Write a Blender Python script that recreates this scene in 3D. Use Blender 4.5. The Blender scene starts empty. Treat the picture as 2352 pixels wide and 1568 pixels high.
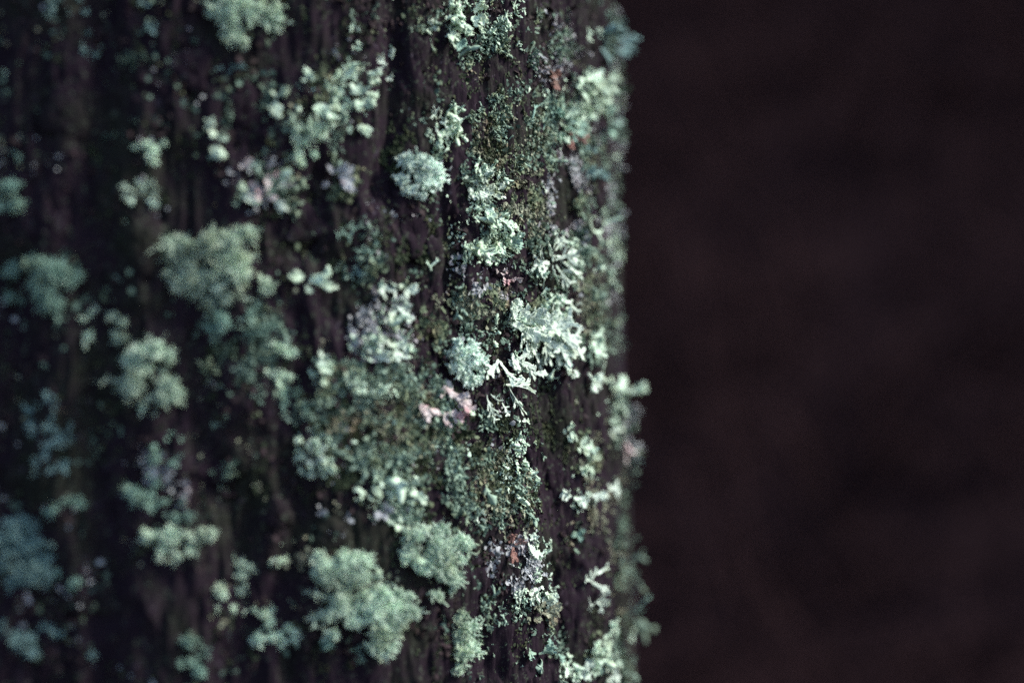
import bpy, math, random
import numpy as np
from mathutils import Vector, Matrix

# ---------------------------------------------------------------- camera, sky, sun, exposure
S = bpy.context.scene
COL = S.collection
R0, CAMD, YAW = 0.30, 0.92, 14.4
CAM = np.array([0.0, -CAMD, 0.0])
FWD = np.array([math.sin(math.radians(YAW)), math.cos(math.radians(YAW)), 0.0])
RGT = np.array([FWD[1], -FWD[0], 0.0])
UPV = np.array([0.0, 0.0, 1.0])
HALF = 0.36                                   # half frame width at distance 1 (36 mm sensor, 50 mm lens)
cam_d = bpy.data.cameras.new("camera"); cam = bpy.data.objects.new("camera", cam_d); COL.objects.link(cam)
cam_d.lens = 50; cam_d.sensor_width = 36; cam_d.clip_start = 0.02; cam_d.clip_end = 500
cam.location = CAM.tolist(); cam.rotation_euler = (math.radians(90), 0, -math.radians(YAW))
cam_d.dof.use_dof = True; cam_d.dof.focus_distance = 0.70; cam_d.dof.aperture_fstop = 1.7
cam_d.dof.aperture_blades = 7
S.camera = cam

SUN_AZ, SUN_EL = 83.0, 40.0                   # azimuth from the camera's side of the trunk towards its right
w = bpy.data.worlds.new("World"); S.world = w; w.use_nodes = True
nt = w.node_tree; bg = nt.nodes["Background"]
sky = nt.nodes.new("ShaderNodeTexSky"); sky.sky_type = 'NISHITA'; sky.sun_disc = False
sky.sun_elevation = math.radians(SUN_EL); sky.sun_rotation = math.radians(180 - SUN_AZ)
nt.links.new(sky.outputs[0], bg.inputs[0]); bg.inputs[1].default_value = 0.05
sun_d = bpy.data.lights.new("sun", 'SUN'); sun = bpy.data.objects.new("sun", sun_d); COL.objects.link(sun)
sun_d.energy = 1.5; sun_d.angle = math.radians(14); sun_d.color = (1.0, 0.98, 0.88)
a, e = math.radians(SUN_AZ), math.radians(SUN_EL)
to_sun = Vector((math.sin(a)*math.cos(e), -math.cos(a)*math.cos(e), math.sin(e)))
sun.rotation_euler = to_sun.to_track_quat('Z', 'Y').to_euler()
S.view_settings.view_transform = 'Standard'; S.view_settings.look = 'None'
S.view_settings.gamma = 1.0; S.view_settings.use_curve_mapping = False
S.view_settings.exposure = 2.25
S.cycles.use_denoising = False
S.cycles.use_adaptive_sampling = False
S.cycles.max_bounces = 6; S.cycles.diffuse_bounces = 5; S.cycles.sample_clamp_indirect = 1.0; S.cycles.sample_clamp_direct = 3.0

rng = np.random.default_rng(7)

# ---------------------------------------------------------------- noise
def vnoise(p, seed=0):
    i = np.floor(p).astype(np.int64); f = p - i; f = f*f*(3-2*f)
    def h(x, y, z):
        n = (x*374761393 + y*668265263 + z*2147483647 + seed*144665) & 0xffffffff
        n = ((n ^ (n >> 13))*1274126177) & 0xffffffff
        n = ((n ^ (n >> 15))*2246822519) & 0xffffffff
        return ((n ^ (n >> 16)) & 0xffffff)/8388607.5 - 1
    x, y, z = i[..., 0], i[..., 1], i[..., 2]; fx, fy, fz = f[..., 0], f[..., 1], f[..., 2]
    def L(a, b, t): return a + (b-a)*t
    return L(L(L(h(x,y,z),h(x+1,y,z),fx), L(h(x,y+1,z),h(x+1,y+1,z),fx), fy),
             L(L(h(x,y,z+1),h(x+1,y,z+1),fx), L(h(x,y+1,z+1),h(x+1,y+1,z+1),fx), fy), fz)
def fbm(p, o, seed=0):
    s = 0; a = 1.0
    for k in range(o):
        s = s + a*vnoise(p, seed+k*17); p = p*2.03; a *= 0.5
    return s

# ---------------------------------------------------------------- trunk surface and picking points on it
def base_r(z): return R0 - 0.0028 - 0.036*z
def ray_dir(x, y):                            # x, y: position in the 2352x1568 view of the photograph
    u = (np.asarray(x, float)-1176)/1176*HALF; v = -(np.asarray(y, float)-784)/1176*HALF
    return FWD + u[..., None]*RGT + v[..., None]*UPV
def solve(x, y, rs):
    d = ray_dir(x, y)
    dd = d[..., 0]**2 + d[..., 1]**2
    tc = -(CAM[0]*d[..., 0] + CAM[1]*d[..., 1])/dd      # closest approach to the axis
    lo = np.full(tc.shape, 0.35); hi = tc.copy()
    f = lambda t: (lambda P: np.hypot(P[..., 0], P[..., 1]) - rs(P))(CAM + d*t[..., None])
    hit = f(hi) < 0
    for _ in range(22):
        m = (lo+hi)/2; ins = f(m) < 0
        hi = np.where(ins, m, hi); lo = np.where(ins, lo, m)
    t = np.where(hit, hi, tc); P = CAM + d*t[..., None]
    r = np.hypot(P[..., 0], P[..., 1]); k = rs(P)/r
    P = P.copy(); P[..., 0] *= k; P[..., 1] *= k        # misses fall on the nearest side of the trunk
    return P, hit
FUR = [  # dark furrows: polyline in view pixels, half width m, depth m
    ([(905,-80),(900,120),(895,300),(872,430)], .0060, .010),
    ([(1030,520),(1035,620),(1065,740)], .0050, .006),
    ([(930,520),(1030,560),(1045,700)], .0035, .004),
    ([(1460,470),(1392,700),(1400,860),(1415,1250),(1425,1700)], .0070, .007),
    ([(1300,-60),(1325,120),(1300,420),(1330,560)], .0050, .006),
    ([(1245,860),(1275,1020),(1300,1260),(1330,1640)], .0080, .009),
    ([(640,-60),(650,140),(600,250),(560,330)], .0070, .007),
    ([(420,380),(400,520),(430,700),(470,980),(560,1180),(540,1640)], .0080, .009),
    ([(220,-60),(240,250),(190,480),(250,780),(230,1000),(240,1640)], .0080, .010),
    ([(730,430),(700,560),(800,640),(780,720)], .0060, .006),
    ([(1130,1640),(1140,1560),(1120,1480)], .0065, .007),
    ([(1130,600),(1180,660),(1140,640)], .0060, .005),
    ([(680,880),(640,1000),(700,1200),(640,1400),(700,1640)], .0060, .007),
    ([(20,640),(60,820),(30,1100),(110,1360),(120,1640)], .0080, .008),
]
_f = []
for pl, wd, dp in FUR:
    q, _ = solve(np.array([p[0] for p in pl]), np.array([p[1] for p in pl]), lambda P: base_r(P[..., 2]))
    _f.append((np.stack([np.arctan2(q[:, 0], -q[:, 1])*R0, q[:, 2]], -1), wd, dp))
def Rs(P):
    z = P[..., 2]; ph = np.arctan2(P[..., 0], -P[..., 1])
    c = np.stack([np.sin(ph)*R0, -np.cos(ph)*R0, z], -1)
    r = base_r(z) + 0.0032*fbm(c*np.array([16., 16., 7.]), 2, 3)
    s = ph*R0 + 0.004*vnoise(c*np.array([30., 30., 18.]), 5)
    near = (np.abs(z) < 0.45)
    dep = np.zeros_like(r)
    for pts, wd, dp in _f:
        d2 = np.full(r.shape, 9.0)
        for a_, b_ in zip(pts[:-1], pts[1:]):
            ab = b_-a_; L2 = ab@ab
            t = np.clip(((s-a_[0])*ab[0] + (z-a_[1])*ab[1])/L2, 0, 1)
            d2 = np.minimum(d2, (s-a_[0]-t*ab[0])**2 + (z-a_[1]-t*ab[1])**2)
        dep = np.maximum(dep, dp*.62*np.exp(-d2/(wd*1.35)**2))
    return r - dep*near
_pg = np.linspace(-math.pi, math.pi, 1601); _zg = np.linspace(-.5, .5, 501)
_PH, _ZG = np.meshgrid(_pg, _zg); _LUT = Rs(np.stack([np.sin(_PH), -np.cos(_PH), _ZG], -1))
def Rq(P):                                    # the same surface from a table
    fp = (np.arctan2(P[..., 0], -P[..., 1])+math.pi)/(2*math.pi)*1600; fz = (np.clip(P[..., 2], -.499, .499)+.5)*500
    i = np.clip(fp.astype(int), 0, 1599); j = np.clip(fz.astype(int), 0, 499); u = fp-i; v = fz-j
    return (_LUT[j, i]*(1-u)+_LUT[j, i+1]*u)*(1-v) + (_LUT[j+1, i]*(1-u)+_LUT[j+1, i+1]*u)*v
def surf(x, y):
    P, hit = solve(np.asarray(x, float), np.asarray(y, float), Rq)
    n = np.stack([P[..., 0], P[..., 1], np.full(P.shape[:-1], 0.045*R0)], -1)
    n /= np.linalg.norm(n, axis=-1, keepdims=True)
    return P, n, hit

# ---------------------------------------------------------------- materials
def mat(name, build, rough=0.85, spec=.18):
    m = bpy.data.materials.new(name); m.use_nodes = True
    b = m.node_tree.nodes["Principled BSDF"]; b.inputs["Roughness"].default_value = rough
    b.inputs["Specular IOR Level"].default_value = spec
    build(m.node_tree, b); return m
def nz(t, scale, detail=4, vec=None, rough=0.6):
    n = t.nodes.new("ShaderNodeTexNoise"); n.inputs["Scale"].default_value = scale
    n.inputs["Detail"].default_value = detail; n.inputs["Roughness"].default_value = rough
    if vec is not None: t.links.new(vec, n.inputs["Vector"])
    return n.outputs[0]
def ramp(t, fac, stops):
    r = t.nodes.new("ShaderNodeValToRGB"); el = r.color_ramp.elements
    for i, (p, c) in enumerate(stops):
        q = el[i] if i < 2 else el.new(p)
        q.position = p; q.color = (*c, 1) if len(c) == 3 else c
    t.links.new(fac, r.inputs[0]); return r.outputs[0]
def mix(t, fac, a_, b_, mode='MIX'):
    m = t.nodes.new("ShaderNodeMix"); m.data_type = 'RGBA'; m.blend_type = mode
    for s_, v in ((0, fac), (6, a_), (7, b_)):
        if isinstance(v, bpy.types.NodeSocket): t.links.new(v, m.inputs[s_])
        else: m.inputs[s_].default_value = v if s_ == 0 else (*v, 1)
    return m.outputs[2]
def world_pos(t): return t.nodes.new("ShaderNodeNewGeometry").outputs["Position"]

def lichen_mat(name, c0, c1, spot, scale=260):
    def b(t, bs):
        pos = world_pos(t)
        info = t.nodes.new("ShaderNodeObjectInfo").outputs["Random"]
        col = ramp(t, nz(t, scale, 4, pos), [(0.32, c0), (0.62, c1)])
        col = mix(t, ramp(t, nz(t, 95, 3, pos), [(0.50, (0,0,0)), (0.72, (1,1,1))]), col, spot)
        hv = t.nodes.new("ShaderNodeHueSaturation")
        mr = t.nodes.new("ShaderNodeMapRange"); mr.inputs[3].default_value = 0.72; mr.inputs[4].default_value = 1.12
        t.links.new(info, mr.inputs[0]); t.links.new(mr.outputs[0], hv.inputs["Value"]); t.links.new(col, hv.inputs["Color"])
        t.links.new(hv.outputs[0], bs.inputs["Base Color"])
        bp = t.nodes.new("ShaderNodeBump"); bp.inputs["Strength"].default_value = 0.5; bp.inputs["Distance"].default_value = 0.0006
        t.links.new(nz(t, 900, 4, pos), bp.inputs["Height"]); t.links.new(bp.outputs[0], bs.inputs["Normal"])
    return mat(name, b)
M = {
 'mint':  lichen_mat("lichen_mint",  (.48,.65,.51), (.71,.87,.71), (.53,.64,.45)),
 'white': lichen_mat("lichen_white", (.44,.55,.46), (.72,.82,.72), (.46,.54,.40)),
 'cream': lichen_mat("lichen_cream", (.48,.63,.48), (.70,.84,.68), (.50,.58,.40)),
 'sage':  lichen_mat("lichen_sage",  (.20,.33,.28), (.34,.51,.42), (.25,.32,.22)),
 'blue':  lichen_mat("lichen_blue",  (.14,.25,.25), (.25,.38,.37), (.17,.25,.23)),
 'pink':  lichen_mat("lichen_pink",  (.46,.38,.38), (.74,.67,.66), (.48,.27,.29)),
 'red':   lichen_mat("lichen_red",   (.22,.105,.09), (.36,.20,.175), (.34,.27,.22)),
 'lilac': lichen_mat("lichen_lilac", (.30,.31,.34), (.56,.58,.60), (.32,.25,.29)),
 'olive': lichen_mat("lichen_olive", (.055,.075,.045), (.15,.19,.12), (.17,.15,.09)),
 'moss':  lichen_mat("moss_green",   (.014,.022,.012), (.045,.062,.034), (.05,.05,.022)),
 'tan':   lichen_mat("lichen_tan",   (.14,.16,.11), (.36,.38,.28), (.27,.21,.15)),
 'brown': lichen_mat("lichen_brown", (.016,.010,.014), (.048,.030,.036), (.034,.024,.020)),
 'frost': lichen_mat("lichen_frost", (.64,.84,.72), (.84,.97,.88), (.68,.82,.68), 500),
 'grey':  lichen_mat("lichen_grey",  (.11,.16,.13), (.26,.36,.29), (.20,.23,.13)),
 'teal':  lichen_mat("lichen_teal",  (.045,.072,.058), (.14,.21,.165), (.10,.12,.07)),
}
def bark(t, bs):
    pos = world_pos(t)
    mp = t.nodes.new("ShaderNodeMapping"); mp.inputs["Scale"].default_value = (1, 1, .22); t.links.new(pos, mp.inputs[0])
    c = ramp(t, nz(t, 150, 6, mp.outputs[0]), [(0.3, (.0140,.0090,.0150)), (0.62, (.0205,.0136,.0200)), (0.85, (.050,.036,.038))])
    c = mix(t, ramp(t, nz(t, 22, 5, pos, .7), [(0.47, (0,0,0)), (0.62, (.8,.8,.8))]), c, (.019,.021,.016))
    # thin crustose crusts that lie flat on the bark
    c = mix(t, ramp(t, nz(t, 330, 3, pos, .7), [(0.58, (0,0,0)), (0.66, (.75,.75,.75))]), c, (.060,.072,.055))
    c = mix(t, ramp(t, nz(t, 210, 3, pos, .7), [(0.64, (0,0,0)), (0.70, (.8,.8,.8))]), c, (.06,.048,.065))
    t.links.new(c, bs.inputs["Base Color"])
    bp = t.nodes.new("ShaderNodeBump"); bp.inputs["Strength"].default_value = 0.9; bp.inputs["Distance"].default_value = 0.0015
    t.links.new(nz(t, 420, 6, mp.outputs[0]), bp.inputs["Height"]); t.links.new(bp.outputs[0], bs.inputs["Normal"])
M['bark'] = mat("bark", bark, .9, .03)
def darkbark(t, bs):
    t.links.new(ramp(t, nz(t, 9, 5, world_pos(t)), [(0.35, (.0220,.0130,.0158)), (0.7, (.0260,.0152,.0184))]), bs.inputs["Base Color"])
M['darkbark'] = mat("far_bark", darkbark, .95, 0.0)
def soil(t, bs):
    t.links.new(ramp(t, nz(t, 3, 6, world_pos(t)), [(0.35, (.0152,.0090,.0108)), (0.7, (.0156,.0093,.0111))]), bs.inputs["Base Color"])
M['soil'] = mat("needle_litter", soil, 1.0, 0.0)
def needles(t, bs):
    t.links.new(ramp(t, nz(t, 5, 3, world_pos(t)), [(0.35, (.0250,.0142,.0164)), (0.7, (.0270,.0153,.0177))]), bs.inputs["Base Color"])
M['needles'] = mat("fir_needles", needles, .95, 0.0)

# ---------------------------------------------------------------- mesh helpers
def mesh_np(name, V, F, material, smooth=True):
    me = bpy.data.meshes.new(name); V = np.asarray(V, np.float32); k = F.shape[1]
    me.vertices.add(len(V)); me.vertices.foreach_set("co", V.ravel())
    me.loops.add(F.size); me.loops.foreach_set("vertex_index", F.astype(np.int32).ravel())
    me.polygons.add(len(F)); me.polygons.foreach_set("loop_start", np.arange(0, F.size, k, dtype=np.int32))
    me.polygons.foreach_set("loop_total", np.full(len(F), k, np.int32))
    me.polygons.foreach_set("use_smooth", np.full(len(F), smooth))
    me.update(); me.validate(); me.materials.append(material); return me
def obj(name, me, parent=None, loc=None):
    o = bpy.data.objects.new(name, me); COL.objects.link(o)
    if parent: o.parent = parent
    if loc is not None: o.location = [float(v) for v in loc]
    return o
def tag(o, label=None, cat=None, group=None, kind=None):
    for k, v in (('label', label), ('category', cat), ('group', group), ('kind', kind)):
        if v: o[k] = v
    return o
def unit(v): return v/np.maximum(np.linalg.norm(v, axis=-1, keepdims=True), 1e-9)

def tubes(C, Wd, Tk, Nn, sides):
    """C (N,K,3) centre lines, Wd/Tk (N,K) half width and half thickness, Nn (N,K,3) face normals -> verts, quads."""
    T = np.gradient(C, axis=1); T = unit(T)
    B = unit(np.cross(T, Nn)); N2 = np.cross(B, T)
    N, K, _ = C.shape
    ang = np.arange(sides)*2*math.pi/sides
    V = C[:, :, None, :] + B[:, :, None, :]*(Wd[:, :, None]*np.cos(ang))[..., None] + N2[:, :, None, :]*(Tk[:, :, None]*np.sin(ang))[..., None]
    idx = np.arange(N*K*sides).reshape(N, K, sides)
    a_, b_ = idx[:, :-1], idx[:, 1:]
    F = np.stack([a_, np.roll(a_, -1, 2), np.roll(b_, -1, 2), b_], -1).reshape(-1, 4)
    return V.reshape(-1, 3), F
def merge(parts):
    Vs, Fs, o = [], [], 0
    for V, F in parts:
        Vs.append(V); Fs.append(F+o); o += len(V)
    return np.concatenate(Vs), np.concatenate(Fs)
def nrand(shape): return rng.normal(size=shape)

def grow(P, D, N, length, width, thick=.25, levels=3, fork=32, shrink=.72, K=5, sides=6, lift=.25, wave=.25, curl=.6, nfork=2, tip=.35, droop=.0, wshrink=.8):
    """Forked lobes: every branch ends in nfork smaller ones. P,D,N (n,3)."""
    out = []
    P, D, N = [np.atleast_2d(q).astype(float) for q in (P, D, N)]
    n = len(P); L = np.broadcast_to(length, (n,)).astype(float); W = np.broadcast_to(width, (n,)).astype(float)
    for lv in range(levels):
        n = len(P); s = np.linspace(0, 1, K)
        last = lv == levels-1
        bend = nrand((n, 3))*curl*.35 + N*lift*.5 - np.array([0, 0, droop])
        C = P[:, None] + D[:, None]*(L[:, None]*s)[..., None] + bend[:, None]*(L[:, None]*s**2*.5)[..., None]
        Wp = W[:, None]*(.85+.2*s)*(1+wave*nrand((n, K)))
        Wp = np.clip(Wp, W[:, None]*.45, W[:, None]*1.6)
        if last:
            Wp = Wp*np.where(s > .99, tip, np.where(s > .7, 1.0, 1.0))
        if lv == 0: Wp[:, 0] *= .6
        tw = unit(N[:, None] + nrand((n, 1, 3))*.35*curl + nrand((n, K, 3))*.22*curl)
        out.append(tubes(C, Wp, np.maximum(Wp*thick, .00012), tw, sides))
        if last: break
        E = C[:, -1]; T = unit(C[:, -1]-C[:, -2])
        nP, nD, nN, nL, nW = [], [], [], [], []
        for j in range(nfork):
            base = (j-(nfork-1)/2)*2/(max(nfork-1, 1))
            an = np.radians(fork*base + nrand(n)*fork*.35)
            Nn = unit(N - T*np.sum(N*T, -1, keepdims=True))
            Bn = np.cross(T, Nn)
            d = T*np.cos(an)[:, None] + Bn*np.sin(an)[:, None] + N*(.18*nrand(n))[:, None]*curl
            nP.append(E - T*(W*.3)[:, None]); nD.append(unit(d)); nN.append(unit(N+nrand((n, 3))*.18*curl))
            nL.append(L*shrink*np.exp(nrand(n)*.22)); nW.append(W*wshrink)
        P, D, N, L, W = [np.concatenate(q) for q in (nP, nD, nN, nL, nW)]
    return merge(out)

def fan(P, D, N, L, spread, seedv):
    """A broad ruffled blade with a notched rim, closed on both faces."""
    nu, nv = 8, 17
    D = unit(D); B = unit(np.cross(D, N)); Nn = np.cross(B, D)
    u = np.linspace(.05, 1, nu)[:, None]; v = np.linspace(-1, 1, nv)[None]
    r_ = np.random.default_rng(seedv)
    k1, k2, p1, p2 = r_.uniform(2, 3.4), r_.uniform(6, 9), r_.uniform(0, 6), r_.uniform(0, 6)
    rim = 1 - .36*np.abs(np.sin(k1*v*1.6+p1))**3 - .14*np.abs(np.sin(k2*v*2+p2)) + .05*r_.normal(size=(1, nv))
    rim = rim*(1-.25*v**2)
    rad = L*u*(1-(1-rim)*u**1.5)
    an = v*math.radians(spread)*(.55+.45*u)
    h = L*(.11*u**2*np.sin(4.5*v+p2) + .06*u**3*np.sin(11*v+p1) + r_.uniform(-.05, .2)*u**2)
    C = P + (D*(rad*np.cos(an))[..., None] + B*(rad*np.sin(an))[..., None] + Nn*h[..., None])
    th = .00022
    top = (C+Nn*th).reshape(-1, 3); bot = (C-Nn*th).reshape(-1, 3); n = nu*nv
    g = np.arange(n).reshape(nu, nv)
    q = np.stack([g[:-1, :-1], g[:-1, 1:], g[1:, 1:], g[1:, :-1]], -1).reshape(-1, 4)
    rimi = np.concatenate([g[:, 0], g[-1, 1:], g[-2::-1, -1]])
    e_ = np.stack([rimi[:-1], rimi[1:], rimi[1:]+n, rimi[:-1]+n], -1)
    return np.concatenate([top, bot]), np.concatenate([q, q[:, ::-1]+n, e_])

def blade(P, D, N, L, W, K=13):
    """One flat lobe with a toothed margin: wider towards a rounded, notched end, gently ruffled, two faces."""
    D = unit(D); B = unit(np.cross(D, N)); Nn = np.cross(B, D)
    s_ = np.linspace(0, 1, K); side = 0.5*rng.normal()
    bend = B*rng.normal()*.25 + Nn*(.15+.2*rng.normal()) - UPV*.05
    C = P + D*(L*s_)[:, None] + bend*(L*s_**2*.6)[:, None]
    T = unit(np.gradient(C, axis=0)); Bc = unit(np.cross(T, Nn)); Nc = np.cross(Bc, T)
    prof = W*(.42+.75*s_**.8)*np.sqrt(np.clip(1-((s_-.80).clip(0)/.21)**2, .02, 1))
    def teeth():
        t = np.where(np.arange(K) % 2 == rng.integers(2), 1.22, .80)*np.exp(.22*rng.normal(size=K))
        t[0] = 1; return t
    wl, wr = prof*teeth(), prof*teeth()
    adv = L/K*.9
    cols = []
    for c_, (q, wv) in enumerate([(-1, wl), (-.62, wl), (0, wl), (.62, wr), (1, wr)]):
        f = 1-.0*abs(q)
        ruf = W*(.24*abs(q)**1.5*np.sin(np.arange(K)*1.25+(2.0 if q > 0 else 0)+side*6) + (.16 if abs(q) > .5 else -.12))
        cols.append(C + Bc*(q*wv)[:, None] + Nc*(ruf*(.3+.7*s_))[:, None] + T*(abs(q)*adv*(wv/np.maximum(prof, 1e-6)-1))[:, None])
    G = np.stack(cols, 1); th = np.minimum(.00020, W*.12)
    n = K*5; top = (G+Nc[:, None]*th).reshape(-1, 3); bot = (G-Nc[:, None]*th).reshape(-1, 3)
    g = np.arange(n).reshape(K, 5)
    q = np.stack([g[:-1, :-1], g[:-1, 1:], g[1:, 1:], g[1:, :-1]], -1).reshape(-1, 4)
    rimi = np.concatenate([g[:, 0], g[-1, 1:], g[-2::-1, -1]])
    e_ = np.stack([rimi[:-1], rimi[1:], rimi[1:]+n, rimi[:-1]+n], -1)
    return np.concatenate([top, bot]), np.concatenate([q, q[:, ::-1]+n, e_]), C, T, Bc, Nc
def lobed(P, D, N, L, W, sub=4, depth=2):
    V, Fq, C, T, Bc, Nc = blade(P, D, N, L, W)
    out = [(V, Fq)]
    if depth > 1:
        for k in range(sub):
            i = int(np.clip((.28+.6*(k+.5)/sub)*len(C)+rng.normal()*.6, 2, len(C)-2)); sg = 1 if k % 2 else -1
            an = math.radians(48+14*rng.normal()); d = T[i]*math.cos(an)+Bc[i]*math.sin(an)*sg+Nc[i]*.22*rng.normal()
            out.append(blade(C[i]+Nc[i]*.0003*rng.uniform(-1, 1.5), d, unit(Nc[i]+nrand(3)*.22), L*rng.uniform(.32, .52), W*rng.uniform(.5, .8), K=9)[:2])
    return merge(out)

PX = HALF/1176                                 # metres per view pixel at distance 1
# ---------------------------------------------------------------- the tree
tree = obj("lichen_covered_tree", None, loc=(0, 0, -1.4)); tree.empty_display_size = .2
tag(tree, "thick old tree trunk with dark furrowed bark, thickly grown with pale lichens", "tree")
def grid_samples(segs):
    return np.concatenate([np.linspace(a_, b_, n, endpoint=False) for a_, b_, n in segs])
phs = np.radians(grid_samples([(-32, 92, 620), (92, 328, 90)]))
zs = np.append(grid_samples([(-1.55, -.26, 60), (-.26, .26, 470), (.26, 6.0, 120)]), 6.0)
PH, Z = np.meshgrid(phs, zs)
Pb = np.stack([np.sin(PH), -np.cos(PH), Z], -1)
RR = Rs(Pb)
cc = np.stack([np.sin(PH)*R0, -np.cos(PH)*R0, Z], -1)
warp = cc*np.array([60., 60., 16.]) + .6*np.stack([vnoise(cc*40, 31)]*3, -1)
ridge = 1-np.abs(fbm(warp, 3, 11)); RR = RR + .0030*(ridge-.5) + .0014*fbm(cc*np.array([330., 330., 70.]), 2, 23)
foot = np.clip((-Z-1.0)/.5, 0, 1); RR = RR + foot**2*.14*(1+.5*np.sin(PH*5+1))
X = np.stack([np.sin(PH)*RR, -np.cos(PH)*RR, Z+1.4], -1).reshape(-1, 3)
nr, nc = PH.shape; g = np.arange(nr*nc).reshape(nr, nc); g2 = np.roll(g, -1, 1)
F = np.stack([g[:-1], g2[:-1], g2[1:], g[1:]], -1).reshape(-1, 4)
obj("trunk", mesh_np("trunk", X, F, M['bark']), tree)

# loose plates of bark standing proud of the trunk
PL = [(950,540,42,60),(1000,600,30,70),(930,470,40,40),(1290,960,30,60),(1240,940,30,40),(1270,1090,26,70),(1215,1030,20,40),
      (1430,600,14,80),(1425,760,13,70),(1440,1160,14,70),(1435,1290,14,80),(1428,1430,14,80),(1330,80,24,60),(960,120,40,50),(980,230,22,30),
      (700,520,46,50),(760,560,30,40),(560,250,40,60),(440,160,50,50),(330,560,50,70),(300,1180,40,60),(520,1060,40,60),(760,1230,50,40),
      (1150,620,36,26),(1020,1360,30,60),(1300,1400,24,70),(120,520,40,50),(640,1180,36,40),(150,260,50,60),(1370,440,16,60)]
for i, (x, y, rx, ry) in enumerate(PL):
    P, n, _ = surf(np.array(x), np.array(y))
    tz = unit(np.array([0., 0, 1.])-n*n[2]); tx = np.cross(tz, n)
    sc_ = PX*np.linalg.norm(P-CAM)
    m_ = 22; an = np.arange(m_)*2*math.pi/m_
    rad = 1 + .16*np.sin(3*an+i) + .12*rng.normal(size=m_)
    rows = []
    for k, (f_, hh) in enumerate([(1.0, -.0035), (.97, .0006), (.82, .0018), (.45, .0022), (.02, .0020)]):
        q = P + tx*((np.cos(an)*rad*f_*rx*sc_)[:, None]) + tz*((np.sin(an)*rad*f_*ry*sc_)[:, None])
        # follow the trunk's face
        rr = Rs(q) + hh + rng.normal(size=m_)*.0003
        r0 = np.hypot(q[:, 0], q[:, 1]); q = q.copy(); q[:, 0] *= rr/r0; q[:, 1] *= rr/r0
        rows.append(q)
    V = np.concatenate(rows); gi = np.arange(5*m_).reshape(5, m_); gr = np.roll(gi, -1, 1)
    Fq = np.stack([gi[:-1], gr[:-1], gr[1:], gi[1:]], -1).reshape(-1, 4)
    obj("bark_plate", mesh_np("bark_plate", V-P, Fq, M['bark']), tree, P-np.array([0, 0, -1.4]))

# ---------------------------------------------------------------- lichens, one object each
def lobe_dir(x0, y0, x1, y1):
    A, n, h = surf(np.array([x0]), np.array([y0])); Bp, _, h2 = surf(np.array([x1]), np.array([y1]))
    A, n = A[0], n[0]; dist = np.linalg.norm(A-CAM)
    flat = (RGT*(x1-x0) - UPV*(y1-y0))*PX*dist
    if h2[0] and h[0]: d = Bp[0]-A
    else: d = flat
    if np.linalg.norm(d) > 1.7*np.linalg.norm(flat): d = unit(d)*np.linalg.norm(flat)*1.7
    return A, n, d, dist
def make(name, label, cat, col, lobes=(), blobs=(), style='leafy', group=None, part='lobe', **kw):
    """lobes: (x0,y0,x1,y1,width px) one child each; blobs: (x,y,rx,ry,count) filled with random lobes."""
    lobes = list(lobes); r_ = random.Random(label)
    for bx, by, rx, ry, cnt in blobs:
        for _ in range(cnt):
            an = r_.uniform(0, 6.283); ro = r_.uniform(.05, .55); le = r_.uniform(.35, .7)
            an2 = an + r_.gauss(0, .5)
            x0, y0 = bx+math.cos(an)*ro*rx, by+math.sin(an)*ro*ry
            x1, y1 = x0+math.cos(an2)*le*rx, y0+math.sin(an2)*le*ry
            lobes.append((x0, y0, x1, y1, kw.get('w', 7)*r_.uniform(.7, 1.25)))
    cx = sum(l[0] for l in lobes)/len(lobes); cy = sum(l[1] for l in lobes)/len(lobes)
    O = surf(np.array([cx]), np.array([cy]))[0][0]
    root = obj(name, None, loc=O); root.empty_display_size = .01
    tag(root, label, cat, group)
    for x0, y0, x1, y1, wpx in lobes:
        A, n, d, dist = lobe_dir(x0, y0, x1, y1)
        Ln = np.linalg.norm(d); wd = wpx*PX*dist*.5*(1.45 if style == 'leafy' else 1.15)
        st = style
        if st in ('leafy', 'broad'):
            big_ = st == 'broad'
            D = unit(unit(d)+n*(.20+.12*rng.normal()))
            V, Fq = lobed(A+n*(.0016+.0006*rng.uniform()), D, unit(n+nrand(3)*.28+np.array([.22, -.1, .16])), Ln*.95, wd*(1.35 if big_ else .95)*kw.get('slim', 1), sub=5 if Ln > .005 else 3)
        elif st == 'antler':
            D = unit(unit(d)+n*.35)
            V, Fq = grow(A+n*.001, D, unit(n+nrand(3)*.3), Ln/2.3, wd, thick=.38, levels=4, fork=38, shrink=.72, K=4, wave=.12,
                         curl=.9, nfork=2, tip=.4, wshrink=.76)
        elif st == 'strap':
            D = unit(unit(d)+n*.12)
            V, Fq = grow(A+n*.002, D, unit(n+nrand(3)*.15), Ln*.74, wd, thick=.22, levels=2, fork=30, shrink=.38, K=6, wave=.16, curl=.6, tip=.5, wshrink=.8)
        obj(part, mesh_np(part, V-O, Fq, M[kw['alt'][rng.integers(len(kw['alt']))] if 'alt' in kw else col]), root)
    return root
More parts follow.
